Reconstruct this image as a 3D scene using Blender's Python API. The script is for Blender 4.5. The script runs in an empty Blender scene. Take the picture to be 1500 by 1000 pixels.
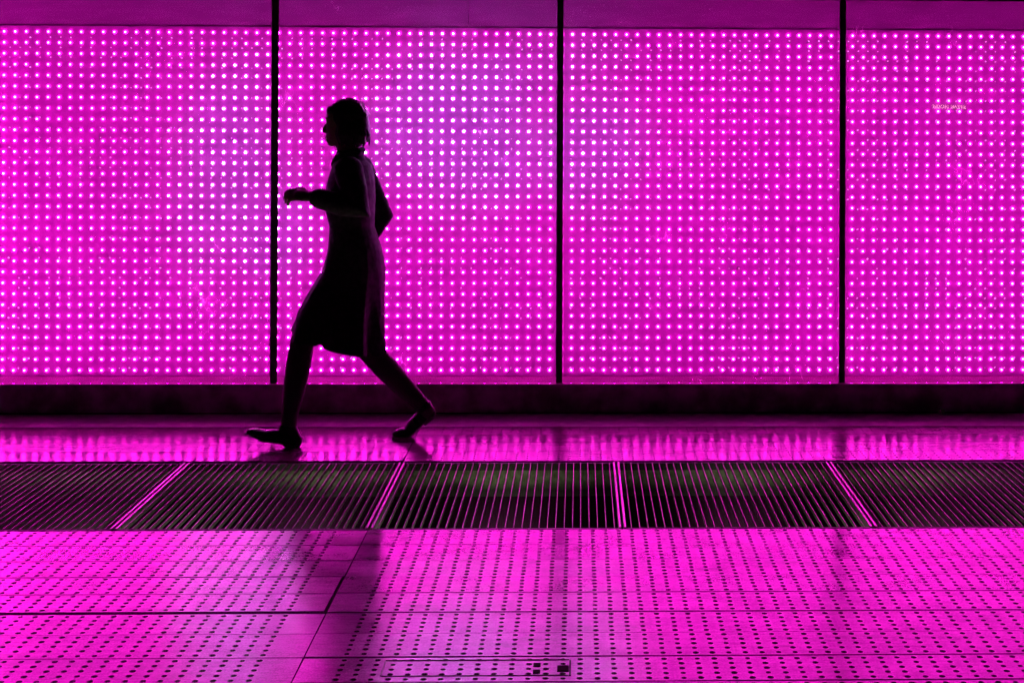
import bpy, bmesh, math, random
from mathutils import Matrix, Vector
random.seed(7)
S = bpy.context.scene
COL = S.collection

# ------------------------------------------------------------------ measured layout (metres)
G = 0.21                 # depth of the light boxes: LED board sits this far behind the glass
BAY = 1.4515             # spacing of the black mullions
B0 = -1.554
PX, PZ = 0.057, 0.05692  # LED pitch
LX0, LZ0 = -3.0052, 1.9433
ROWS = 32
CAM = Vector((0.0, -7.2877, 1.5407))

# ------------------------------------------------------------------ helpers
def link(name, verts, faces, mats, parent=None, mi=None, smooth=False):
    me = bpy.data.meshes.new(name)
    me.from_pydata(verts, [], faces)
    if not isinstance(mats, (list, tuple)):
        mats = [mats]
    for m in mats:
        me.materials.append(m)
    if mi:
        me.polygons.foreach_set('material_index', mi)
    if smooth:
        me.polygons.foreach_set('use_smooth', [True] * len(me.polygons))
    me.update()
    o = bpy.data.objects.new(name, me)
    COL.objects.link(o)
    if parent:
        o.parent = parent
    return o

class MB:
    def __init__(s): s.v, s.f, s.m = [], [], []
    def add(s, vs, fs, m=0):
        k = len(s.v); s.v += [tuple(p) for p in vs]
        s.f += [tuple(i + k for i in f) for f in fs]; s.m += [m] * len(fs)
    def box(s, a, b, m=0, c=0.0):
        x0, y0, z0 = a; x1, y1, z1 = b
        if c <= 0:
            s.add([(x0,y0,z0),(x1,y0,z0),(x1,y1,z0),(x0,y1,z0),(x0,y0,z1),(x1,y0,z1),(x1,y1,z1),(x0,y1,z1)],
                  [(0,3,2,1),(4,5,6,7),(0,1,5,4),(1,2,6,5),(2,3,7,6),(3,0,4,7)], m)
            return
        bm = bmesh.new()
        bmesh.ops.create_cube(bm, size=1, matrix=Matrix.Translation(((x0+x1)/2,(y0+y1)/2,(z0+z1)/2)) @ Matrix.Diagonal((x1-x0,y1-y0,z1-z0,1)))
        bmesh.ops.bevel(bm, geom=bm.edges[:], offset=c, segments=2, affect='EDGES', profile=0.6)
        bm.verts.index_update()
        s.add([v.co[:] for v in bm.verts], [tuple(v.index for v in f.verts) for f in bm.faces], m)
        bm.free()
    def build(s, name, mats, parent=None, smooth=False):
        return link(name, s.v, s.f, mats, parent, s.m, smooth)

def empty(name, loc):
    o = bpy.data.objects.new(name, None); COL.objects.link(o); o.location = loc
    o.empty_display_size = 0.1
    return o

def tag(o, label=None, cat=None, group=None, kind=None):
    if label: o['label'] = label
    if cat: o['category'] = cat
    if group: o['group'] = group
    if kind: o['kind'] = kind
    return o

def mat(name):
    m = bpy.data.materials.new(name); m.use_nodes = True
    nt = m.node_tree; nt.nodes.clear()
    out = nt.nodes.new('ShaderNodeOutputMaterial')
    return m, nt, out

class N:
    """tiny node-writing helper"""
    def __init__(s, nt): s.nt = nt
    def new(s, t, **k):
        n = s.nt.nodes.new(t)
        for a, b in k.items(): setattr(n, a, b)
        return n
    def put(s, sock, v):
        if hasattr(v, 'links') or isinstance(v, bpy.types.NodeSocket): s.nt.links.new(v, sock)
        elif v is not None: sock.default_value = v
    def math(s, op, a, b=None, c=None, clamp=False):
        n = s.new('ShaderNodeMath', operation=op, use_clamp=clamp)
        s.put(n.inputs[0], a)
        if b is not None: s.put(n.inputs[1], b)
        if c is not None: s.put(n.inputs[2], c)
        return n.outputs[0]
    def noise(s, vec, scale, detail=3, rough=0.55, dim='3D'):
        n = s.new('ShaderNodeTexNoise', noise_dimensions=dim)
        s.put(n.inputs['Vector'], vec); s.put(n.inputs['Scale'], scale)
        n.inputs['Detail'].default_value = detail; n.inputs['Roughness'].default_value = rough
        return n.outputs['Fac']
    def ramp(s, fac, a, b, lo=0.0, hi=1.0):
        n = s.new('ShaderNodeMapRange', clamp=True, interpolation_type='SMOOTHSTEP')
        s.put(n.inputs[0], fac); s.put(n.inputs[1], a); s.put(n.inputs[2], b); s.put(n.inputs[3], lo); s.put(n.inputs[4], hi)
        return n.outputs[0]
    def mix(s, fac, a, b):
        n = s.new('ShaderNodeMix', data_type='RGBA')
        s.put(n.inputs[0], fac); s.put(n.inputs[6], a); s.put(n.inputs[7], b)
        return n.outputs[2]
    def mix_mul(s, a, b):
        n = s.new('ShaderNodeMix', data_type='RGBA', blend_type='MULTIPLY'); n.inputs[0].default_value = 1
        s.put(n.inputs[6], a); s.put(n.inputs[7], b)
        return n.outputs[2]
    def mapping(s, vec, scale=(1,1,1), loc=(0,0,0), rot=(0,0,0)):
        n = s.new('ShaderNodeMapping'); s.put(n.inputs[0], vec)
        n.inputs['Scale'].default_value = scale; n.inputs['Location'].default_value = loc; n.inputs['Rotation'].default_value = rot
        return n.outputs[0]
    def pos(s): return s.new('ShaderNodeNewGeometry').outputs['Position']
    def bump(s, h, strength=0.3, dist=0.01):
        n = s.new('ShaderNodeBump'); s.put(n.inputs['Height'], h)
        n.inputs['Strength'].default_value = strength; n.inputs['Distance'].default_value = dist
        return n.outputs[0]

def principled(name, col, rough=0.5, metal=0.0, spec=0.5, noise=0.0, nscale=20, bump=0.0, bscale=60):
    m, nt, out = mat(name); n = N(nt)
    b = n.new('ShaderNodeBsdfPrincipled')
    nt.links.new(b.outputs[0], out.inputs[0])
    b.inputs['Roughness'].default_value = rough; b.inputs['Metallic'].default_value = metal
    b.inputs['Specular IOR Level'].default_value = spec
    p = n.pos()
    if noise > 0:
        f = n.noise(p, nscale, 5)
        n.put(b.inputs['Base Color'], n.mix(n.ramp(f, .3, .7), tuple(c*(1-noise) for c in col)+(1,), tuple(min(1,c*(1+noise)) for c in col)+(1,)))
        n.put(b.inputs['Roughness'], n.ramp(n.noise(p, nscale*.6, 4), .3, .7, max(.02, rough-.12), min(1, rough+.12)))
    else:
        b.inputs['Base Color'].default_value = tuple(col)+(1,)
    if bump > 0:
        n.put(b.inputs['Normal'], n.bump(n.noise(p, bscale, 4), bump, .004))
    return m

# ------------------------------------------------------------------ picture shown by the LED wall
def content_group():
    """colour the LED wall shows at a place of the wall: magenta with pale lavender clouds, module by module calibration"""
    g = bpy.data.node_groups.new('wall_picture', 'ShaderNodeTree')
    g.interface.new_socket('Color', in_out='OUTPUT', socket_type='NodeSocketColor')
    g.interface.new_socket('Gain', in_out='OUTPUT', socket_type='NodeSocketFloat')
    n = N(g); out = n.new('NodeGroupOutput')
    p = n.pos()
    sx = n.new('ShaderNodeSeparateXYZ'); n.put(sx.inputs[0], p); X, Z = sx.outputs[0], sx.outputs[2]
    wob = n.math('SUBTRACT', n.noise(p, 2.2, 4), .5)
    tot = None
    for cx, cz, rx, rz, amp in ((-1.80,1.27,.36,.52,.85), (-1.62,.93,.26,.34,.75), (-.62,1.46,.56,.50,1.0), (.02,1.36,.40,.36,.8), (-.85,1.70,.35,.22,.35), (-.2,1.78,.5,.2,.4), (-1.98,1.0,.2,.4,.5)):
        dx = n.math('DIVIDE', n.math('SUBTRACT', X, cx), rx)
        dz = n.math('DIVIDE', n.math('SUBTRACT', Z, cz), rz)
        d = n.math('SQRT', n.math('ADD', n.math('MULTIPLY', dx, dx), n.math('MULTIPLY', dz, dz)))
        d = n.math('ADD', d, n.math('MULTIPLY', wob, 1.1))
        w = n.ramp(d, 0.35, 1.15, amp, 0.0)
        tot = w if tot is None else n.math('MAXIMUM', tot, w)
    colr = n.mix(tot, (1.0, .0095, .68, 1), (.74, .15, .92, 1))
    # LED modules of 24 x 16 dots differ a little; the first module is driven brighter
    mx = n.math('FLOOR', n.math('DIVIDE', n.math('SUBTRACT', X, LX0 + 1.5*PX), 24*PX))
    mz = n.math('FLOOR', n.math('DIVIDE', n.math('SUBTRACT', Z, LZ0 - 31.5*PZ), 16*PZ))
    cv = n.new('ShaderNodeCombineXYZ'); n.put(cv.inputs[0], mx); n.put(cv.inputs[1], mz)
    wn = n.new('ShaderNodeTexWhiteNoise', noise_dimensions='2D'); n.put(wn.inputs['Vector'], cv.outputs[0])
    gain = n.math('ADD', .95, n.math('MULTIPLY', wn.outputs['Value'], .10))
    gain = n.math('ADD', gain, n.math('MULTIPLY', n.math('LESS_THAN', X, LX0 + 1.5*PX), .35))
    gain = n.math('MULTIPLY', gain, n.ramp(X, .9, 2.5, 1.0, .87))
    gain = n.math('MULTIPLY', gain, n.ramp(n.noise(p, .9, 2), .3, .7, .92, 1.08))
    n.put(out.inputs[0], colr); n.put(out.inputs[1], gain)
    return g
PIC = content_group()

LED_STRENGTH = 106.0
def led_material(name, tint):
    m, nt, out = mat(name); n = N(nt)
    pic = n.new('ShaderNodeGroup'); pic.node_tree = PIC
    e = n.new('ShaderNodeEmission')
    n.put(e.inputs[0], n.mix_mul(pic.outputs[0], tint)); n.put(e.inputs[1], n.math('MULTIPLY', pic.outputs[1], LED_STRENGTH))
    nt.links.new(e.outputs[0], out.inputs[0])
    return m
LED = [led_material('led_lens', (1, .32, 1, 1)), led_material('led_die', (1, 3.3, 1, 1))]

def glint_material():  # emission imitating the lamps mirrored in the glass
    m, nt, out = mat('lamp_glint'); n = N(nt)
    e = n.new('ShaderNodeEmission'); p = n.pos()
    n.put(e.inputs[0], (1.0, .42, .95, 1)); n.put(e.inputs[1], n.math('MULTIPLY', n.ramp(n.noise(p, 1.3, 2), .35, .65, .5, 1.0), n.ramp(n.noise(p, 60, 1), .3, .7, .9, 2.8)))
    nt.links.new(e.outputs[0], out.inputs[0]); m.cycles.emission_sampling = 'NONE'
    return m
GLINT = glint_material()

def board_material():
    m, nt, out = mat('led_board_paint'); n = N(nt)
    b = n.new('ShaderNodeBsdfPrincipled'); nt.links.new(b.outputs[0], out.inputs[0])
    p = n.pos()
    b.inputs['Roughness'].default_value = .25
    b.inputs['Specular IOR Level'].default_value = .25
    f = n.noise(p, 30, 5)
    n.put(b.inputs['Base Color'], n.mix(n.ramp(f, .35, .65), (.245, .135, .245, 1), (.27, .155, .27, 1)))
    # the milky diffuser sheet over the diodes passes on part of their light
    pic = n.new('ShaderNodeGroup'); pic.node_tree = PIC
    n.put(b.inputs['Emission Color'], pic.outputs[0])
    n.put(b.inputs['Emission Strength'], n.math('MULTIPLY', pic.outputs[1], BOARD_GLOW))
    return m
BOARD_GLOW = 0.0
BOARD = board_material()

def glass_material():
    m, nt, out = mat('shop_glass'); n = N(nt)
    p = n.pos()
    tr = n.new('ShaderNodeBsdfTransparent'); tr.inputs[0].default_value = (.97, .96, .97, 1)
    gl = n.new('ShaderNodeBsdfGlossy'); gl.inputs['Roughness'].default_value = .0
    n.put(gl.inputs['Normal'], n.bump(n.noise(p, 3.0, 2), .02, .01))
    fr = n.new('ShaderNodeFresnel'); fr.inputs[0].default_value = 1.55
    mx = n.new('ShaderNodeMixShader')
    n.put(mx.inputs[0], n.math('MAXIMUM', fr.outputs[0], .05)); nt.links.new(tr.outputs[0], mx.inputs[1]); nt.links.new(gl.outputs[0], mx.inputs[2])
    # dust film, wipe marks and scratches on the pane
    du = n.new('ShaderNodeBsdfTranslucent'); du.inputs[0].default_value = (.9, .88, .9, 1)
    patch = n.ramp(n.noise(p, 1.7, 3), .52, .72)
    speck = n.ramp(n.noise(n.mapping(p, (70, 70, 45)), 1.0, 3, .7), .60, .74)
    film = n.ramp(n.noise(n.mapping(p, (6, 6, 40)), 1.0, 4), .35, .75, .0, .022)
    scr = n.math('ABSOLUTE', n.math('SUBTRACT', n.noise(n.mapping(p, (14, 14, 9), rot=(0, .5, 0)), 1.0, 2, .6), .5))
    scr = n.math('MULTIPLY', n.ramp(scr, .0, .005, 1.0, .0), n.ramp(n.noise(p, 2.9, 2), .63, .70))
    fac = n.math('ADD', n.math('MULTIPLY', n.math('MULTIPLY', speck, patch), .35), film)
    fac = n.math('ADD', fac, n.math('MULTIPLY', scr, .6), clamp=True)
    mx2 = n.new('ShaderNodeMixShader')
    n.put(mx2.inputs[0], fac); nt.links.new(mx.outputs[0], mx2.inputs[1]); nt.links.new(du.outputs[0], mx2.inputs[2])
    nt.links.new(mx2.outputs[0], out.inputs[0])
    return m
GLASS = glass_material()

HOLE = principled('black_void', (.004, .003, .004), .95, spec=.1)
BLACK = principled('black_anodised', (.11, .035, .10), .5, noise=.3, nscale=14)
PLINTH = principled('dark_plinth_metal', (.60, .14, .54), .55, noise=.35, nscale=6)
WHITE = principled('reflector_paint', (.038, .008, .040), .6, noise=.06, nscale=5)
SILL = principled('sill_paint', (.030, .005, .020), .75, spec=.06, noise=.12, nscale=8)
FACADE = principled('dark_facade', (.03, .03, .033), .7, noise=.3, nscale=3)

# ------------------------------------------------------------------ LED light boxes
def led_mesh_data(cx, cz, y=G, seg=8, r=.0072, h=.003):
    vs, fs = [], []
    prof = [(r, .0), (r, h), (r*.66, h + r*.62), ]
    for (rr, d) in prof:
        for i in range(seg):
            a = 2*math.pi*(i+.5)/seg
            vs.append((cx + rr*math.cos(a), y - d, cz + rr*math.sin(a)))
    vs.append((cx, y - h - r*.9, cz))
    for k in range(len(prof)-1):
        for i in range(seg):
            j = (i+1) % seg
            fs.append((k*seg+i, k*seg+j, (k+1)*seg+j, (k+1)*seg+i))
    t = (len(prof)-1)*seg
    for i in range(seg):
        fs.append((t+i, t+(i+1) % seg, len(vs)-1))
    return vs, fs
_lv, _lf = led_mesh_data(0, 0, 0)
led_me = bpy.data.meshes.new('led'); led_me.from_pydata(_lv, [], _lf)
for _m in LED: led_me.materials.append(_m)
LED_MI = [0]*16 + [1]*8
led_me.polygons.foreach_set('material_index', LED_MI)

PANEL_LABELS = {
    -2: 'magenta dotted light panel beyond the far left of the wall',
    -1: 'magenta dotted light panel at the left end, lavender towards its right side',
    0: 'magenta dotted light panel behind the walking person, lavender in its upper right',
    1: 'magenta dotted light panel second from the right, lavender only along its upper left edge',
    2: 'evenly magenta dotted light panel at the right end of the wall, without lavender',
    3: 'magenta dotted light panel beyond the far right of the wall',
}
PANEL_Z0, PANEL_Z1 = .147, 1.9745
for k in range(-2, 4):
    xa, xb = B0 + BAY*k, B0 + BAY*(k+1)
    root = empty('light_panel', (xa, 0, .147))
    tag(root, PANEL_LABELS[k], 'light panel', 'light panels of the glowing wall')
    def at(o, root=root): o.parent = root; o.matrix_parent_inverse = Matrix.Translation(-Vector(root.location)); return o
    g = .0002
    mb = MB(); mb.box((xa+g, G, PANEL_Z0), (xb-g, G+.03, PANEL_Z1)); at(mb.build('led_board', BOARD))
    # sloping white reflector above the dots
    mb = MB()
    def refl(x0, x1):
        mb.add([(x0,G+.004,1.979),(x1,G+.004,1.979),(x1,.10,2.20),(x0,.10,2.20),(x0,G+.03,1.979),(x1,G+.03,1.979),(x1,.13,2.20),(x0,.13,2.20)],
               [(0,1,2,3),(5,4,7,6),(0,4,5,1),(3,2,6,7),(0,3,7,4),(1,5,6,2)])
    seam = xa + BAY*.666 if k == 0 else xa + BAY*.5
    if k == 0:
        refl(xa+g, -.5885); refl(-.5855, xb-g)
    else:
        refl(xa+g, xb-g)
    at(mb.build('top_reflector', WHITE))
    mb = MB(); mb.box((xa+g, .012, .125), (xb-g, G-.002, .1465)); at(mb.build('sill', SILL))
    mb = MB(); mb.box((xa+.002, .004, .1475), (xb-.002, .010, 2.14)); at(mb.build('glass_pane', GLASS))
    spots = []
    c0 = math.ceil((xa - LX0)/PX); c1 = math.ceil((xb - LX0)/PX) - 1
    for c in range(c0, c1+1):
        for r in range(ROWS):
            spots.append((LX0 + c*PX, LZ0 - r*PZ))
    spots.sort(key=lambda s: (s[0]-CAM.x)**2 + (s[1]-CAM.z)**2)
    single = spots[:100] if -1 <= k <= 2 else []
    for (x, z) in single:
        o = bpy.data.objects.new('led', led_me); COL.objects.link(o); o.location = (x, G, z); at(o)
    mb = MB()
    for (x, z) in spots[len(single):]:
        mb.add(*led_mesh_data(x, z)); mb.m[-24:] = LED_MI
    tag(at(mb.build('led_field', LED)), kind='stuff')
    # added glowing beads standing in for lamp reflections in the glass, a slightly tighter lattice
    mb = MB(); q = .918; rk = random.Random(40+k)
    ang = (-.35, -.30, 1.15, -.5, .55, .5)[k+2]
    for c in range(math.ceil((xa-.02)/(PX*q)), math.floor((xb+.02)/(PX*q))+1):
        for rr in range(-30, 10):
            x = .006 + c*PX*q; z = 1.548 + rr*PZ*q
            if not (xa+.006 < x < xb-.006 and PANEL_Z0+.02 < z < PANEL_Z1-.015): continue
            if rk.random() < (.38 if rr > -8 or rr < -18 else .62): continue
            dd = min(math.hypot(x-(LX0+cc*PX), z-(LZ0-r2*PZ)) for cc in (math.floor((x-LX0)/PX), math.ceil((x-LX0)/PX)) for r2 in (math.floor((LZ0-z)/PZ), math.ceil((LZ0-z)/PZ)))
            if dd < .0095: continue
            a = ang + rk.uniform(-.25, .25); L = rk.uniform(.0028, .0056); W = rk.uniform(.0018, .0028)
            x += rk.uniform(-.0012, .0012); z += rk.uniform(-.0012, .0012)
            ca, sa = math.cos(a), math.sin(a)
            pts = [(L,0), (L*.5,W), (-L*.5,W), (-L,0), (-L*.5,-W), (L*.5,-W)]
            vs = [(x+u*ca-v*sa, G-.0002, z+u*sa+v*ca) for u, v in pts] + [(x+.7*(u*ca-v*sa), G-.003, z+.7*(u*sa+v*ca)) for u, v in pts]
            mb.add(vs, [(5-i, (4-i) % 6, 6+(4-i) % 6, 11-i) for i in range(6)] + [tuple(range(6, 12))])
    tag(at(mb.build('reflection_glints', GLINT)), kind='stuff')

# mullions, rails, plinth
ML = {-1: 'slim black mullion beyond the left end of the wall', 0: 'slim black mullion left of the walking person, a pale glow on both sides',
      1: 'slim black mullion in the middle of the wall, right of the broad lavender glow', 2: 'slim black mullion between the two evenly magenta panels',
      3: 'slim black mullion beyond the right end of the wall', -2: 'slim black mullion ending the wall on the left', 4: 'slim black mullion ending the wall on the right'}
for k in range(-2, 5):
    x = B0 + BAY*k
    mb = MB(); w = (.018, .0165, .0160)[max(0, min(2, k))]
    mb.box((x-w, -.012, .150), (x+w, .0035, 2.112), c=.0015)
    mb.box((x-.0012, .0035, .150), (x+.0012, .012, 2.112)); mb.box((x-.010, .0125, .150), (x+.010, .03, 2.112))
    o = mb.build('mullion', BLACK)
    tag(o, ML[k], 'mullion', 'black mullions of the glowing wall')

XL, XR = B0 - 2*BAY - .03, B0 + 4*BAY + .03
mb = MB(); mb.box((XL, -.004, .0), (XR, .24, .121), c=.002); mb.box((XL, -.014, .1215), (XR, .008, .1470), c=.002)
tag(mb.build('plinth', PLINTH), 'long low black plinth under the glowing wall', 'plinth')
mb = MB(); mb.box((XL, -.02, 2.1135), (XR, .012, 2.24), c=.002); mb.box((XL, .012, 2.2), (XR, .26, 2.24))
tag(mb.build('top_rail', BLACK), 'black top rail closing off the glowing wall above', 'rail')
mb = MB()
mb.box((-14, .03, 2.245), (14, 4, 6.5)); mb.box((-14, .02, 0), (XL-.005, 4, 2.24)); mb.box((XR+.005, .02, 0), (14, 4, 2.24)); mb.box((XL-.004, .27, 0), (XR+.004, 4, 2.235))
for z in (3.3, 4.4, 5.5): mb.box((-14, .0, z), (14, .028, z+.03))
tag(mb.build('building', FACADE), 'dark building carrying the glowing magenta wall', 'building')

# ------------------------------------------------------------------ pavement
def deck_material():
    m, nt, out = mat('deck_plank'); n = N(nt)
    b = n.new('ShaderNodeBsdfPrincipled'); nt.links.new(b.outputs[0], out.inputs[0])
    p = n.pos()
    at = n.new('ShaderNodeAttribute', attribute_name='tone')
    t = at.outputs['Fac']
    grain = n.noise(n.mapping(p, (14, 90, 14)), 1.0, 5, .6)
    fine = n.noise(p, 160, 4, .7)
    blot = n.noise(p, 5.5, 4, .6)
    v = n.math('ADD', n.math('ADD', n.math('MULTIPLY', grain, .25), n.math('MULTIPLY', fine, .45)), n.math('MULTIPLY', blot, .45))
    v = n.ramp(v, .42, .74)
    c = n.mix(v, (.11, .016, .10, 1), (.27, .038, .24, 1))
    hs = n.new('ShaderNodeHueSaturation'); n.put(hs.inputs['Color'], c); n.put(hs.inputs['Value'], n.math('ADD', .74, n.math('MULTIPLY', t, .50)))
    vo = n.new('ShaderNodeTexVoronoi', feature='F1'); n.put(vo.inputs['Vector'], n.mapping(p, (1, 1, 0))); vo.inputs['Scale'].default_value = 5.5
    spot = n.math('MULTIPLY', n.ramp(n.math('ADD', vo.outputs['Distance'], n.math('MULTIPLY', n.noise(p, 60, 2), .03)), .055, .075, 1.0, .0), n.ramp(vo.outputs['Color'], .70, .72))
    stain = n.ramp(n.noise(n.mapping(p, (2.2, 5, 2)), 1.0, 5, .7), .50, .68, .0, .75)
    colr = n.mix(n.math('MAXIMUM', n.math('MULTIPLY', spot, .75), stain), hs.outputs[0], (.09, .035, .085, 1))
    n.put(b.inputs['Base Color'], colr)
    n.put(b.inputs['Roughness'], n.math('ADD', n.ramp(n.noise(p, 7, 5, .65), .3, .7, .12, .20), n.math('MULTIPLY', t, .06)))
    b.inputs['Specular IOR Level'].default_value = .5
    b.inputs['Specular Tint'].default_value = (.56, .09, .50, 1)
    h = n.math('ADD', n.math('MULTIPLY', fine, .06), n.noise(n.mapping(p, (3.5, 75, 10)), 1.0, 4, .6))
    n.put(b.inputs['Normal'], n.bump(h, .06, .004))
    return m
DECK = deck_material()
PIT = principled('pit_grime', (.045, .03, .045), .8, spec=.2, noise=.3, nscale=90)
BASE = principled('dark_bedding', (.03, .025, .03), .9)
STRIP = principled('edge_strip_stone', (.30, .2, .29), .5, noise=.15, nscale=25, bump=.1, bscale=150)

seams_far = [-.327, -.489, -.657, -.831, -1.008]
seams_near = [-2.04, -2.213, -2.388, -2.554, -2.722, -2.897, -3.075, -3.255, -3.434] + [-3.434 - .178*i for i in range(1, 9)]
JX = [-4.37, -.772, 2.83]
PV, PF, PM, PT = [], [], [], []
def pv_add(vs, fs, m, tone):
    k = len(PV); PV.extend(vs); PT.extend([tone]*len(vs))
    for f in fs:
        PF.append(tuple(i+k for i in f)); PM.append(m)
ANG = [i*math.pi/4 for i in range(8)]
CS = [(math.cos(a), math.sin(a)) for a in ANG]
SQ = [(1,0),(1,1),(0,1),(-1,1),(-1,0),(-1,-1),(0,-1),(1,-1)]
def cell(x0, x1, y0, y1, z, tone, r):
    cx, cy, hx, hy = (x0+x1)/2, (y0+y1)/2, (x1-x0)/2, (y1-y0)/2
    ox, oy = random.uniform(-.0012, .0012), random.uniform(-.001, .001); r *= random.uniform(.9, 1.1)
    vs = [(cx+a*hx, cy+b*hy, z) for a, b in SQ] + [(cx+ox+r*a, cy+oy+r*b, z) for a, b in CS] + [(cx+ox+.78*r*a, cy+oy+.78*r*b, z-.0065) for a, b in CS]
    fs = [(i, (i+1) % 8, 8+(i+1) % 8, 8+i) for i in range(8)]
    pv_add(vs, fs + [], 0, tone)
    k = len(PV) - 24
    for i in range(8):
        PF.append((k+8+i, k+8+(i+1) % 8, k+16+(i+1) % 8, k+16+i)); PM.append(1)
    PF.append(tuple(k+16+i for i in range(8))); PM.append(1)
def quad(x0, x1, y0, y1, z, tone): pv_add([(x0,y0,z),(x1,y0,z),(x1,y1,z),(x0,y1,z)], [(0,1,2,3)], 0, tone)
def skirt(x0, x1, y0, y1, z, tone):
    d = z-.024
    pv_add([(x0,y0,z),(x1,y0,z),(x1,y1,z),(x0,y1,z),(x0,y0,d),(x1,y0,d),(x1,y1,d),(x0,y1,d)], [(0,4,5,1),(1,5,6,2),(2,6,7,3),(3,7,4,0)], 0, tone)
PITCHX = .0472
def plank(xa, xb, y1, y0, gaps, rad=.0079):
    ga, gb, g0, g1 = gaps
    z = random.uniform(-.0012, .0004); tone = random.random()
    X0, X1, Y0, Y1 = xa+ga, xb-gb, y0+g0, y1-g1
    i0 = len(PV); tl, tx = random.uniform(-.011, .011), random.uniform(-.0007, .0007)
    skirt(X0, X1, Y0, Y1, z, tone)
    k0 = math.ceil((xa+.062-.0055+PITCHX/2)/PITCHX); k1 = math.floor((xb-.062-.0055-PITCHX/2)/PITCHX)
    ca, cb = .0055+(k0-.5)*PITCHX, .0055+(k1+.5)*PITCHX
    quad(X0, ca, Y0, Y1, z, tone); quad(cb, X1, Y0, Y1, z, tone)
    dy = (Y1-Y0)/5
    for j in range(5):
        for k in range(k0, k1+1):
            x = .0055 + k*PITCHX
            cell(x-PITCHX/2, x+PITCHX/2, Y0+j*dy, Y0+(j+1)*dy, z, tone, rad)
    yc, xc = (Y0+Y1)/2, (X0+X1)/2
    for i in range(i0, len(PV)):
        q = PV[i]; PV[i] = (q[0], q[1], q[2] + tl*(q[1]-yc) + tx*(q[0]-xc))
for lst in (seams_far, seams_near):
    for a, b in zip(lst, lst[1:]):
        for s in range(2):
            g0, g1 = random.choice((.0018,.0026,.0036)), random.choice((.0018,.0028,.0038))
            ga = gb = .0022
            if s == 0 and abs(b+2.897) < .02: g0 = .012
            if s == 0 and abs(a+2.897) < .02: g1 = .008
            if abs(a+2.388) < .02 and s == 0: g1 = .006
            if s == 0 and (abs(b+2.722) < .02 or abs(b+2.897) < .02): gb = .010
            if abs(a+3.075) < .02 or abs(b+3.434) < .02: g0 = max(g0, .0048)
            plank(JX[s], JX[s+1], a, b, (ga, gb, g0, g1), (.0042 if a > -.7 else .0056 if a > -1.2 else .0085))
YF = seams_near[-1]
for i in range(12):                         # plain planks further towards the street
    y1 = YF - .36*i
    for s in range(2):
        tone = random.random(); z = random.uniform(-.001, 0)
        quad(JX[s]+.003, JX[s+1]-.003, y1-.357, y1-.003, z, tone); skirt(JX[s]+.003, JX[s+1]-.003, y1-.357, y1-.003, z, tone)
pav = link('pavement', PV, PF, [DECK, PIT], None, PM)
att = pav.data.attributes.new('tone', 'FLOAT', 'POINT'); att.data.foreach_set('value', PT)
tag(pav, 'pavement of long magenta lit planks with rows of small round pits', 'pavement', kind='structure')

TY0, TY1 = -1.030, -2.018      # trench, back and front edge
mb = MB(); zb = -.026
for (a, b) in (((-40, TY1-.012, zb-.3), (40, -40, zb)), ((-40, 5, zb-.3), (40, TY0+.012, zb))):
    mb.box((a[0], min(a[1], b[1]), a[2]), (b[0], max(a[1], b[1]), b[2]))
tag(mb.build('ground', BASE), 'dark ground bedding under the planks', 'ground', kind='structure')
mb = MB(); mb.box((JX[0], -.124, -.02), (JX[2], -.016, -.002), c=.002); mb.box((JX[0], -.324, -.02), (JX[2], -.128, .000), c=.002)
tag(mb.build('kerb_strip', STRIP), 'smooth edge strip along the foot of the plinth', 'kerb', kind='structure')
mb = MB(); mb.box((-30, -.0155, -.02), (30, -.0045, -.004))
mb.build('channel', BASE)['kind'] = 'structure'

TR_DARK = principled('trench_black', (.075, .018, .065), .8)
TR_LOW = principled('trench_low_shade', (.020, .0015, .019), .9, spec=.05)  # near-black, standing in for shade on the lower wall beside the lamp
def trench_wall_material():
    m, nt, out = mat('trench_galvanised'); n = N(nt)
    b = n.new('ShaderNodeBsdfPrincipled'); nt.links.new(b.outputs[0], out.inputs[0])
    p = n.pos(); sx = n.new('ShaderNodeSeparateXYZ'); n.put(sx.inputs[0], p)
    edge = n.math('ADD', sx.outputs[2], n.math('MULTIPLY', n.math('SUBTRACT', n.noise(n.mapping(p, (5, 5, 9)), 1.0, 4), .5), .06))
    f = n.ramp(edge, -.125, -.060)  # painted fall-off of the lamp light: wall colour darkens downward
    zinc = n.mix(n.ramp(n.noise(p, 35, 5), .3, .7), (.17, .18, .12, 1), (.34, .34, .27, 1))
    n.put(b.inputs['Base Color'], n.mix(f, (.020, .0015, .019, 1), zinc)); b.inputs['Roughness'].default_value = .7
    return m
TR_BAND = trench_wall_material()
mb = MB()
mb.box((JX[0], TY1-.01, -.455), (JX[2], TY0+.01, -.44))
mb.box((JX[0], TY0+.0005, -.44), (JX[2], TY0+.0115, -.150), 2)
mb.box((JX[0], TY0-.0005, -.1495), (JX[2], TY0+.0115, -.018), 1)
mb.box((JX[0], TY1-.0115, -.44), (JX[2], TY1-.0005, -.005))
tag(mb.build('trench', [TR_DARK, TR_BAND, TR_LOW]), 'dark drain trench under the gratings', 'trench', kind='structure')

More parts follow.
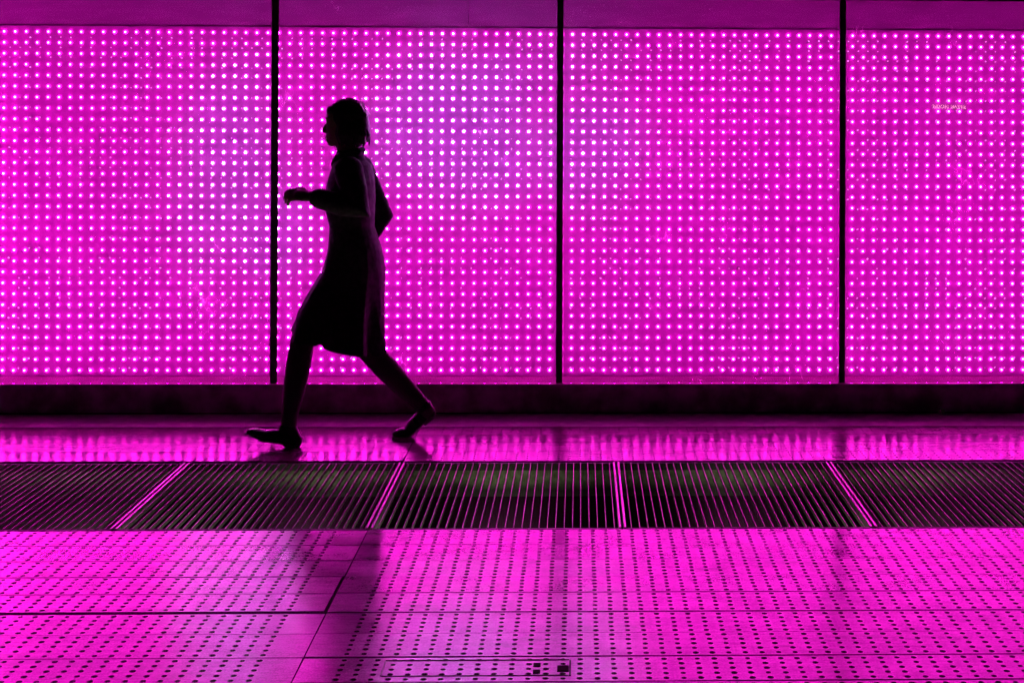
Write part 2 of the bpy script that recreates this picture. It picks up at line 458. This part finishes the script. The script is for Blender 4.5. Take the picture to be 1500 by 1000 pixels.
# ------------------------------------------------------------------ gratings
STEEL = principled('grating_steel', (.20, .12, .18), .38, metal=1.0, noise=.15, nscale=60)
STEEL_B = principled('grating_bar_steel', (.10, .05, .085), .45, metal=1.0, noise=.3, nscale=60)
STEEL_D = principled('grating_edge', (.10, .08, .10), .6, metal=.6)
def drain_light_material():
    m, nt, out = mat('drain_light'); n = N(nt)
    e = n.new('ShaderNodeEmission'); e.inputs[0].default_value = (.80, 1.0, .55, 1); e.inputs[1].default_value = 15.0
    nt.links.new(e.outputs[0], out.inputs[0]); return m
LAMP_BODY = principled('lamp_body', (.022, .008, .02), .9, spec=.1)
DLIGHT = drain_light_material()
GL = {-2: 'drain grating beyond the left edge, farthest left of the row', -1: 'drain grating at the left end of the row, its bars slanting most to the left',
      0: 'drain grating below the front foot of the walking person, left of the plank joint', 1: 'drain grating just right of the plank joint, behind it the person\'s rear foot',
      2: 'drain grating right of the pair of upright bright bars', 3: 'drain grating at the right end of the row, its bars slanting most to the right'}
for k in range(-2, 4):
    xa = -.772 + .9357*(k-1); xb = xa + .9357
    root = empty('drain_grating', ((xa+xb)/2, (TY0+TY1)/2, 0))
    tag(root, GL[k], 'grating', 'drain gratings in a row along the pavement')
    def at(o, root=root): o.parent = root; o.matrix_parent_inverse = Matrix.Translation(-Vector(root.location)); return o
    mb = MB(); nb = 29; ins = .034 if k != 1 else .030
    for i in range(nb):
        x = xa + ins + (xb-xa-2*ins)*i/(nb-1) + random.uniform(-.0008, .0008)
        mb.box((x-.0012, TY1+.010, -.017), (x+.0012, TY0-.010, -.0015 + random.uniform(-.0006, .0006)))
    at(mb.build('bars', STEEL_B))
    d = .0045 if k != 0 else .0035
    mb = MB(); mb.box((xa+.0052, TY1+.004, -.034), (xa+.0052+.0085, TY0-.004, .0015), c=.0012)
    at(mb.build('side_bar', STEEL))
    mb = MB(); mb.box((xb-.0052-.0085, TY1+.004, -.034), (xb-.0052, TY0-.004, .0015), c=.0012)
    at(mb.build('side_bar', STEEL))
    for y0, y1 in ((TY0-.0096, TY0-.0020), (TY1+.0020, TY1+.0096)):
        mb = MB(); mb.box((xa+.0142, y0, -.034), (xb-.0142, y1, -.003)); at(mb.build('end_bar', STEEL_D))
    xm = (xa+xb)/2 + (.10, -.04, .05, -.02, .06, .0)[k+2]; yl = TY0-.13
    mb = MB(); mb.box((xm-.15, yl, -.40), (xm+.15, yl+.08, -.37), c=.006); mb.box((xm-.03, yl+.02, -.439), (xm+.03, yl+.06, -.4005))
    hd = at(mb.build('drain_lamp', LAMP_BODY))
    mb = MB(); mb.box((xm-.13, yl+.012, -.3695), (xm+.13, yl+.068, -.364)); q = at(mb.build('lamp_lens', DLIGHT)); q.parent = hd; q.matrix_parent_inverse = Matrix.Identity(4); q.matrix_local = Matrix.Identity(4)

# ------------------------------------------------------------------ access cover
root = empty('access_cover', (-.28, -3.34, 0))
tag(root, 'long access cover in the pavement with two small slots and a black lifting recess', 'access cover')
def at(o, root=root): o.parent = root; o.matrix_parent_inverse = Matrix.Translation(-Vector(root.location)); return o
mb = MB()
for i, (a, b) in enumerate((((-.536, -3.3920), (-.0250, -3.3900)), ((-.538, -3.2815), (-.0250, -3.2800)))):
    mb.box((a[0], a[1], -.004), (b[0], b[1], .0012))
mb.box((-.5395, -3.389, -.004), (-.5375, -3.285, .0012))
at(mb.build('rim_joint', principled('joint_grime', (.10, .05, .09), .8)))
for y in (-3.317, -3.365):
    mb = MB(); mb.box((-.124, y-.0135, -.004), (-.1035, y+.0135, .0016), c=.0022); at(mb.build('slot', HOLE))
mb = MB(); mb.box((-.0575, -3.366, -.004), (-.0245, -3.322, .0016), c=.003); mb.box((-.0240, -3.394, -.004), (-.0195, -3.288, .0018)); at(mb.build('lifting_recess', HOLE))

# litter: a small crumpled paper against the plinth foot
bm = bmesh.new(); bmesh.ops.create_icosphere(bm, subdivisions=3, radius=.02)
for v in bm.verts:
    s = .62 + .55*random.random(); v.co *= s; v.co.z *= .8
o_me = bpy.data.meshes.new('crumpled_paper'); bm.to_mesh(o_me); bm.free()
o_me.materials.append(principled('paper', (.45, .3, .42), .8))
o = bpy.data.objects.new('crumpled_paper', o_me); COL.objects.link(o); o.location = (1.853, -.05, .014)
tag(o, 'small crumpled scrap of paper lying at the foot of the plinth', 'litter')

# ------------------------------------------------------------------ the walking person (faces -X, i.e. towards the lower panel numbers)
def sweep(path, radii, n=16, flat=None):
    """closed tube through PATH; radii are numbers or (side, up) pairs; flat: fixed up vector"""
    vs, fs = [], []
    P = [Vector(p) for p in path]
    rows = []
    for i, p in enumerate(P):
        t = (P[min(i+1, len(P)-1)] - P[max(i-1, 0)]).normalized()
        up = Vector(flat) if flat else (Vector((0, 1, 0)) if abs(t.y) < .8 else Vector((0, 0, 1)))
        u = t.cross(up).normalized(); v = u.cross(t).normalized()
        r = radii[i]; ru, rv = (r, r) if not isinstance(r, tuple) else r
        rows.append((p, t, u, v, ru, rv))
    ext = []
    p, t, u, v, ru, rv = rows[0]; m = min(ru, rv)
    for a in (.98, .7, .35): ext.append((p - t*m*a, u, v, ru*math.sqrt(1-a*a), rv*math.sqrt(1-a*a)))
    for (p, t, u, v, ru, rv) in rows: ext.append((p, u, v, ru, rv))
    p, t, u, v, ru, rv = rows[-1]; m = min(ru, rv)
    for a in (.35, .7, .98): ext.append((p + t*m*a, u, v, ru*math.sqrt(1-a*a), rv*math.sqrt(1-a*a)))
    for (p, u, v, ru, rv) in ext:
        for k in range(n):
            a = 2*math.pi*k/n; vs.append(p + u*ru*math.cos(a) + v*rv*math.sin(a))
    for i in range(len(ext)-1):
        for k in range(n):
            l = (k+1) % n; fs.append((i*n+k, i*n+l, (i+1)*n+l, (i+1)*n+k))
    fs.append(tuple(reversed(range(n)))); fs.append(tuple((len(ext)-1)*n+k for k in range(n)))
    return vs, fs
def ellipsoid(c, r, rot=0.0, nu=20, nv=14):
    vs, fs = [], []
    cr, sr = math.cos(rot), math.sin(rot)
    def q(x, y, z):
        return (c[0] + x*cr + z*sr, c[1] + y, c[2] - x*sr + z*cr)
    vs.append(q(0, 0, r[2]))
    for j in range(1, nv):
        b = math.pi*j/nv
        for i in range(nu):
            a = 2*math.pi*i/nu; vs.append(q(r[0]*math.sin(b)*math.cos(a), r[1]*math.sin(b)*math.sin(a), r[2]*math.cos(b)))
    vs.append(q(0, 0, -r[2])); L = len(vs)-1
    for i in range(nu):
        k = (i+1) % nu
        fs.append((0, 1+i, 1+k)); fs.append((L, 1+(nv-2)*nu+k, 1+(nv-2)*nu+i))
        for j in range(nv-2): fs.append((1+j*nu+i, 1+(j+1)*nu+i, 1+(j+1)*nu+k, 1+j*nu+k))
    return vs, fs
def fuse(name, pieces, m, parent, voxel=.005, smooth=4):
    """all pieces grown together into ONE continuous skin"""
    mb = MB()
    for p in pieces: mb.add(*p)
    o = mb.build(name + '_raw', m)
    r = o.modifiers.new('r', 'REMESH'); r.mode = 'VOXEL'; r.voxel_size = voxel; r.use_smooth_shade = True
    s = o.modifiers.new('s', 'SMOOTH'); s.factor = .5; s.iterations = smooth
    dg = bpy.context.evaluated_depsgraph_get(); dg.update()
    me = bpy.data.meshes.new_from_object(o.evaluated_get(dg)); me.name = name
    bpy.data.objects.remove(o)
    me.materials.clear(); me.materials.append(m)
    me.polygons.foreach_set('use_smooth', [True]*len(me.polygons))
    q = bpy.data.objects.new(name, me); COL.objects.link(q)
    q.parent = parent; q.matrix_parent_inverse = Matrix.Translation(-Vector(parent.location))
    return q
SKIN = principled('skin', (.30, .19, .15), .5, noise=.08, nscale=60)
COAT = principled('coat_wool', (.055, .035, .055), .85, spec=.25, noise=.35, nscale=40, bump=.3, bscale=350)
TIGHT = principled('hosiery', (.09, .05, .07), .6)
HAIR = principled('hair', (.035, .02, .025), .45, noise=.4, nscale=90, bump=.3, bscale=220)
SHOE = principled('shoe_leather', (.012, .011, .012), .35, noise=.2, nscale=40)
YC = -.65
pr = empty('person', (-1.05, YC, 0))
tag(pr, 'person in a dark knee-length coat striding past the glowing wall, rear heel lifted', 'person')
# --- body: head, neck, trunk, arms, hands and legs as one skin
bp = []
bp.append(ellipsoid((-1.092, YC, 1.500), (.090, .071, .086), .15))                 # cranium
bp.append(ellipsoid((-1.122, YC, 1.447), (.056, .054, .082), -.10))                # face
bp.append(ellipsoid((-1.150, YC, 1.392), (.026, .028, .022), .2))                  # chin
bp.append(sweep([(-1.065, YC, 1.40), (-1.10, YC-.0, 1.392), (-1.145, YC, 1.388)], [(.05, .045), (.047, .022), (.03, .016)], flat=(0,0,1)))   # jaw
bp.append(sweep([(-1.170, YC, 1.482), (-1.180, YC, 1.462), (-1.189, YC, 1.445)], [.008, .011, .0125], n=10))     # nose
bp.append(ellipsoid((-1.176, YC, 1.441), (.015, .017, .010)))
for z, r in ((1.418, .0085), (1.406, .0095)): bp.append(ellipsoid((-1.169, YC, z), (.012, .024, r)))             # lips
for s in (-1, 1):
    bp.append(ellipsoid((-1.160, YC+s*.031, 1.483), (.014, .019, .012)))           # eye and lid
    bp.append(ellipsoid((-1.164, YC+s*.031, 1.502), (.014, .024, .007)))           # brow
    bp.append(ellipsoid((-1.085, YC+s*.072, 1.468), (.019, .008, .031), .2))       # ear
bp.append(sweep([(-1.062, YC, 1.25), (-1.070, YC, 1.33), (-1.085, YC, 1.42)], [(.060, .062), (.056, .054), (.054, .055)]))   # neck
def ring_loft(rings, n=28, fold=0.0):
    vs, fs = [], []
    for (z, cx, rx, ry, tilt, fo) in rings:
        for k in range(n):
            a = 2*math.pi*k/n
            w = 1 + fo*(math.sin(5*a+.6) + .5*math.sin(9*a+z*6))
            x, y = rx*w*math.cos(a), ry*w*math.sin(a)
            vs.append((cx + x, YC + y, z - tilt*math.cos(a)))
    m = len(rings)
    for i in range(m-1):
        for k in range(n):
            l = (k+1) % n; fs.append((i*n+k, (i+1)*n+k, (i+1)*n+l, i*n+l))
    fs.append(tuple(range(n))); fs.append(tuple(reversed([(m-1)*n+k for k in range(n)])))
    return vs, fs
bp.append(ring_loft([(1.315,-1.062,.05,.055,0,0),(1.28,-1.055,.070,.135,0,0),(1.22,-1.058,.088,.165,0,0),(1.12,-1.068,.098,.145,0,0),(1.0,-1.055,.085,.125,0,0),(.90,-1.04,.10,.15,0,0),(.80,-1.035,.11,.16,0,0),(.74,-1.04,.08,.13,0,0)]))
# legs
bp.append(sweep([(-1.03,-.575,.82), (-1.025,-.572,.66), (-1.015,-.567,.47), (-1.000,-.566,.425), (-.915,-.563,.335), (-.83,-.561,.245), (-.745,-.560,.160), (-.715,-.560,.125)],
                [.088, .078, .056, .052, .055, .047, .033, .034]))
bp.append(sweep([(-1.04,-.725,.82), (-1.12,-.730,.69), (-1.235,-.735,.535), (-1.268,-.735,.480), (-1.285,-.737,.37), (-1.305,-.738,.26), (-1.325,-.740,.13), (-1.330,-.740,.08)],
                [.088, .079, .056, .052, .054, .047, .033, .034]))
# arms
elL, wrL = Vector((-.985,-.875,1.095)), Vector((-1.205,-.845,1.150))
elR, wrR = Vector((-.955,-.430,1.03)), Vector((-1.085,-.425,.845))
bp.append(sweep([(-1.050,-.805,1.255), (-1.02,-.845,1.18), elL, elL.lerp(wrL,.35), wrL], [.052, .044, .037, .037, .026]))
bp.append(sweep([(-1.050,-.495,1.255), (-1.005,-.455,1.15), elR, elR.lerp(wrR,.35), wrR], [.052, .044, .037, .037, .026]))
def hand(w, d, up, side):
    """palm and five bent fingers; d points along the forearm, up to the back of the hand, side to the thumb"""
    d, up, side = Vector(d).normalized(), Vector(up).normalized(), Vector(side).normalized()
    out = [sweep([w, w+d*.035, w+d*.075], [(.027,.017), (.038,.016), (.040,.013)], n=14, flat=up)]
    for i, (o, L) in enumerate(((.029,.060), (.0100,.070), (-.0100,.066), (-.029,.052))):
        e = (.0, .10, .16, .26)[i]
        b = w + d*.078 + side*o
        c1 = b + d*L*.45 + side*o*.08 - up*L*(.10+e*.4); c2 = c1 + d*L*(.28-e*.3) - up*L*(.20+e*.4); c3 = c2 + d*L*(.14-e*.5) - up*L*(.20+e*.3)
        out.append(sweep([b - d*.02, b, c1, c2, c3], [.0096, .0096, .0090, .0084, .0074], n=10))
    b = w + d*.025 + side*.030
    out.append(sweep([b - side*.012, b + d*.018 + side*.016, b + d*.045 + side*.022 - up*.008, b + d*.066 + side*.018 - up*.018], [.012, .011, .0095, .008], n=10))
    return out
bp += hand(wrL, (-1,.06,.12), (0,-.55,.8), (-.1,.8,.55))
bp += hand(wrR, (-.45,0,-.9), (-.5,.7,.3), (-.8,-.3,.35))
fuse('body', bp, SKIN, pr, .0045, 3)
# --- tights over the legs
tp = [sweep([(-1.022,-.571,.60), (-1.015,-.567,.47), (-1.000,-.566,.425), (-.915,-.563,.335), (-.83,-.561,.245), (-.745,-.560,.160), (-.715,-.560,.120)], [.079,.0605, .056, .0585, .0505, .0365, .038])]
fuse('stocking', tp, TIGHT, pr, .005, 2)
tp = [sweep([(-1.175,-.733,.615), (-1.235,-.735,.535), (-1.268,-.735,.480), (-1.285,-.737,.37), (-1.305,-.738,.26), (-1.325,-.740,.13), (-1.330,-.740,.075)], [.072,.0605, .056, .0575, .0505, .0365, .038])]
fuse('stocking', tp, TIGHT, pr, .005, 2)
# --- coat
cp = [ring_loft([(1.345,-1.070,.060,.066,.01,0),(1.315,-1.064,.068,.085,0,0),(1.285,-1.058,.088,.158,0,0),(1.22,-1.060,.106,.186,0,0),(1.12,-1.070,.118,.168,0,.005),(1.0,-1.058,.102,.150,0,.008),
                 (.90,-1.045,.122,.172,0,.012),(.80,-1.05,.142,.182,.004,.03),(.68,-1.085,.172,.186,.02,.05),(.57,-1.115,.200,.192,.035,.09),(.455,-1.130,.216,.198,.050,.13),(.450,-1.130,.200,.180,.050,.055),(.52,-1.12,.16,.15,.03,0)])]
cp.append(sweep([(-1.050,-.800,1.265), (-1.015,-.853,1.175), elL+Vector((.006,-.004,-.004)), elL.lerp(wrL,.35), elL.lerp(wrL,.86)], [.068, .060, .055, .053, .045]))
cp.append(sweep([(-1.050,-.500,1.265), (-1.003,-.452,1.15), elR+Vector((.006,.004,0)), elR.lerp(wrR,.35), elR.lerp(wrR,.86)], [.068, .060, .055, .053, .045]))
cp.append(sweep([(-1.145,YC-.025,1.29), (-1.120,YC-.058,1.325), (-1.068,YC-.070,1.345), (-1.022,YC-.042,1.352), (-1.010,YC,1.354), (-1.022,YC+.042,1.352), (-1.068,YC+.070,1.345), (-1.120,YC+.058,1.325), (-1.145,YC+.025,1.29)], [.010,.012,.014,.015,.015,.015,.014,.012,.010], n=12, flat=(0,0,1)))   # collar
fuse('coat', cp, COAT, pr, .006, 3)
# --- hair: a chin-long bob that follows the skull
hp = [ellipsoid((-1.076, YC, 1.508), (.094, .081, .091), .2), ellipsoid((-1.040, YC, 1.455), (.064, .080, .090), .1), ellipsoid((-1.040, YC, 1.412), (.048, .064, .040), .1)]
rh = random.Random(3)
for i in range(46):
    a = rh.uniform(.55, 2*math.pi-.55) ; ca, sa = -math.cos(a), math.sin(a)
    x0, y0 = -1.062+.070*ca, YC+.073*sa
    hp.append(sweep([(x0, y0, 1.47), (x0+.012*ca+rh.uniform(-.004,.010), y0+.010*sa, 1.425), (x0+rh.uniform(-.012,.016), y0-.002*sa, 1.385+rh.uniform(-.018,.012))], [.011, .009, .0035], n=6))
for i in range(16):
    a = rh.uniform(-1.2, 1.2); x0 = -1.09+rh.uniform(-.03,.06)
    hp.append(sweep([(-1.135+rh.uniform(-.01,.01), YC+.035*math.sin(a), 1.566), (-1.080, YC+.055*math.sin(a), 1.592-.012*abs(math.sin(a))), (-1.020, YC+.070*math.sin(a), 1.566+rh.uniform(-.006,.006)), (-.985, YC+.062*math.sin(a), 1.515)], [.005, .007, .007, .005], n=6))
for s in (-1, 1): hp.append(ellipsoid((-1.083, YC+s*.062, 1.455), (.036, .022, .075), .05))
hp.append(ellipsoid((-1.150, YC, 1.535), (.030, .058, .026), .6))
fuse('hair', hp, HAIR, pr, .004, 2)
# --- shoes
def shoe(heel, ball, toe, ank):
    h, b, t, a = Vector(heel), Vector(ball), Vector(toe), Vector(ank)
    e = (b-h).normalized(); y = Vector((0,1,0)); up = e.cross(y); up = up if up.z > 0 else -up
    f = (t-b).normalized(); uf = f.cross(y); uf = uf if uf.z > 0 else -uf
    pcs = [sweep([h + up*.028, h.lerp(b,.3) + up*.032, h.lerp(b,.7) + up*.030, b + (up+uf)*.012, b.lerp(t,.6) + uf*.020, t + uf*.014 - f*.010],
                 [(.030,.029), (.033,.034), (.037,.030), (.042,.026), (.038,.020), (.024,.013)], flat=(0,0,1)),
           sweep([h + up*.02, a.lerp(h, .4) + up*.01, a], [(.030,.030), (.036,.036), (.041,.041)])]
    sole = [sweep([h + up*.004 - e*.004, h.lerp(b,.35) + up*.006, b + (up+uf)*.002, t + uf*.004], [(.030,.007), (.030,.006), (.041,.006), (.026,.005)], flat=(0,0,1))]
    o = fuse('shoe', pcs, SHOE, pr, .004, 2)
    sole.append(sweep([h + up*.006 + e*.012, h - up*.016 + e*.014], [.024, .020], flat=(0,1,0)) if False else sweep([h - up*.001 + e*.0, h - up*.001 + e*.045], [(.027,.010), (.027,.010)], flat=(0,0,1)))
    q = fuse('sole', sole, BLACK, pr, .003, 1)
    q.parent = o; q.matrix_parent_inverse = o.matrix_world.inverted() if False else Matrix.Identity(4); q.matrix_local = Matrix.Identity(4)
    q.matrix_parent_inverse = Matrix.Identity(4)
    return o
shoe((-.690,-.560,.098), (-.795,-.557,.006), (-.876,-.556,.004), (-.728,-.560,.140))
shoe((-1.298,-.740,.004), (-1.440,-.740,.030), (-1.520,-.740,.062), (-1.330,-.740,.085))


# ------------------------------------------------------------------ lit restaurant sign across the street (seen mirrored in the glass)
def glow(name, c, s):
    m, nt, out = mat(name); e = nt.nodes.new('ShaderNodeEmission'); e.inputs[0].default_value = c + (1,); e.inputs[1].default_value = s
    nt.links.new(e.outputs[0], out.inputs[0]); return m
SX, SY, SZ = 6.08, -16.0, 1.62
root = empty('shop_sign', (SX, SY-.1, 0))
tag(root, 'lit pale lettering of a steak house across the street, mirrored in the rightmost glass', 'sign')
def at(o, root=root): o.parent = root; o.matrix_parent_inverse = Matrix.Translation(-Vector(root.location)); return o
mb = MB(); mb.box((SX-.34, SY-.08, SZ-.09), (SX+.34, SY-.02, SZ+.09), c=.01); at(mb.build('sign_board', BLACK))
mb = MB(); mb.box((SX-.04, SY-.12, 0), (SX+.04, SY-.085, SZ+.05), c=.008); at(mb.build('post', BLACK))
cu = bpy.data.curves.new('lettering', 'FONT'); cu.body = 'STEAK HOUSE'; cu.size = .085; cu.align_x = 'CENTER'; cu.align_y = 'CENTER'; cu.extrude = .004; cu.space_character = 1.05
cu.materials.append(glow('sign_glow', (1.0, .72, .55), 9.0))
o = bpy.data.objects.new('lettering', cu); COL.objects.link(o)
o.location = (SX, SY-.012, SZ); o.rotation_euler = (math.pi/2, 0, math.pi)
dg = bpy.context.evaluated_depsgraph_get(); me = bpy.data.meshes.new_from_object(o.evaluated_get(dg))
o2 = bpy.data.objects.new('lettering', me); COL.objects.link(o2); o2.matrix_world = o.matrix_world
o2.location = o.location; o2.rotation_euler = o.rotation_euler
bpy.data.objects.remove(o); at(o2); o2.name = 'lettering'

# ------------------------------------------------------------------ camera
M = Matrix(((.999695, -.02439, .003832), (.003947, .004657, -.999981), (.024371, .999692, .004751)))
cam = bpy.data.cameras.new('camera'); co = bpy.data.objects.new('camera', cam); COL.objects.link(co)
rot = Matrix((M[0], -M[1], -M[2])).transposed()
co.matrix_world = Matrix.Translation(CAM) @ rot.to_4x4()
cam.sensor_fit = 'HORIZONTAL'; cam.sensor_width = 36; cam.lens = 2083/1500*36
cam.shift_x = (750-900.58)/1500; cam.shift_y = (152.95-500)/1500
cam.clip_start = .05; cam.clip_end = 500
S.camera = co

# ------------------------------------------------------------------ night sky, render settings
w = bpy.data.worlds.new('World'); S.world = w; w.use_nodes = True
nt = w.node_tree; nt.nodes.clear()
sky = nt.nodes.new('ShaderNodeTexSky'); sky.sky_type = 'NISHITA'; sky.sun_disc = False
sky.sun_elevation = math.radians(-6); sky.sun_rotation = math.radians(200)
bg = nt.nodes.new('ShaderNodeBackground'); bg.inputs[1].default_value = .05
wo = nt.nodes.new('ShaderNodeOutputWorld')
nt.links.new(sky.outputs[0], bg.inputs[0]); nt.links.new(bg.outputs[0], wo.inputs[0])

S.render.engine = 'CYCLES'
c = S.cycles
c.use_denoising = True; c.denoiser = 'OPENIMAGEDENOISE'
c.use_light_tree = True
c.max_bounces = 8; c.transparent_max_bounces = 24; c.glossy_bounces = 6; c.diffuse_bounces = 4; c.transmission_bounces = 6
c.sample_clamp_indirect = 12; c.sample_clamp_direct = 0
c.caustics_reflective = True; c.blur_glossy = 0.3
S.view_settings.view_transform = 'Standard'; S.view_settings.look = 'None'; S.view_settings.gamma = 1; S.view_settings.exposure = 0
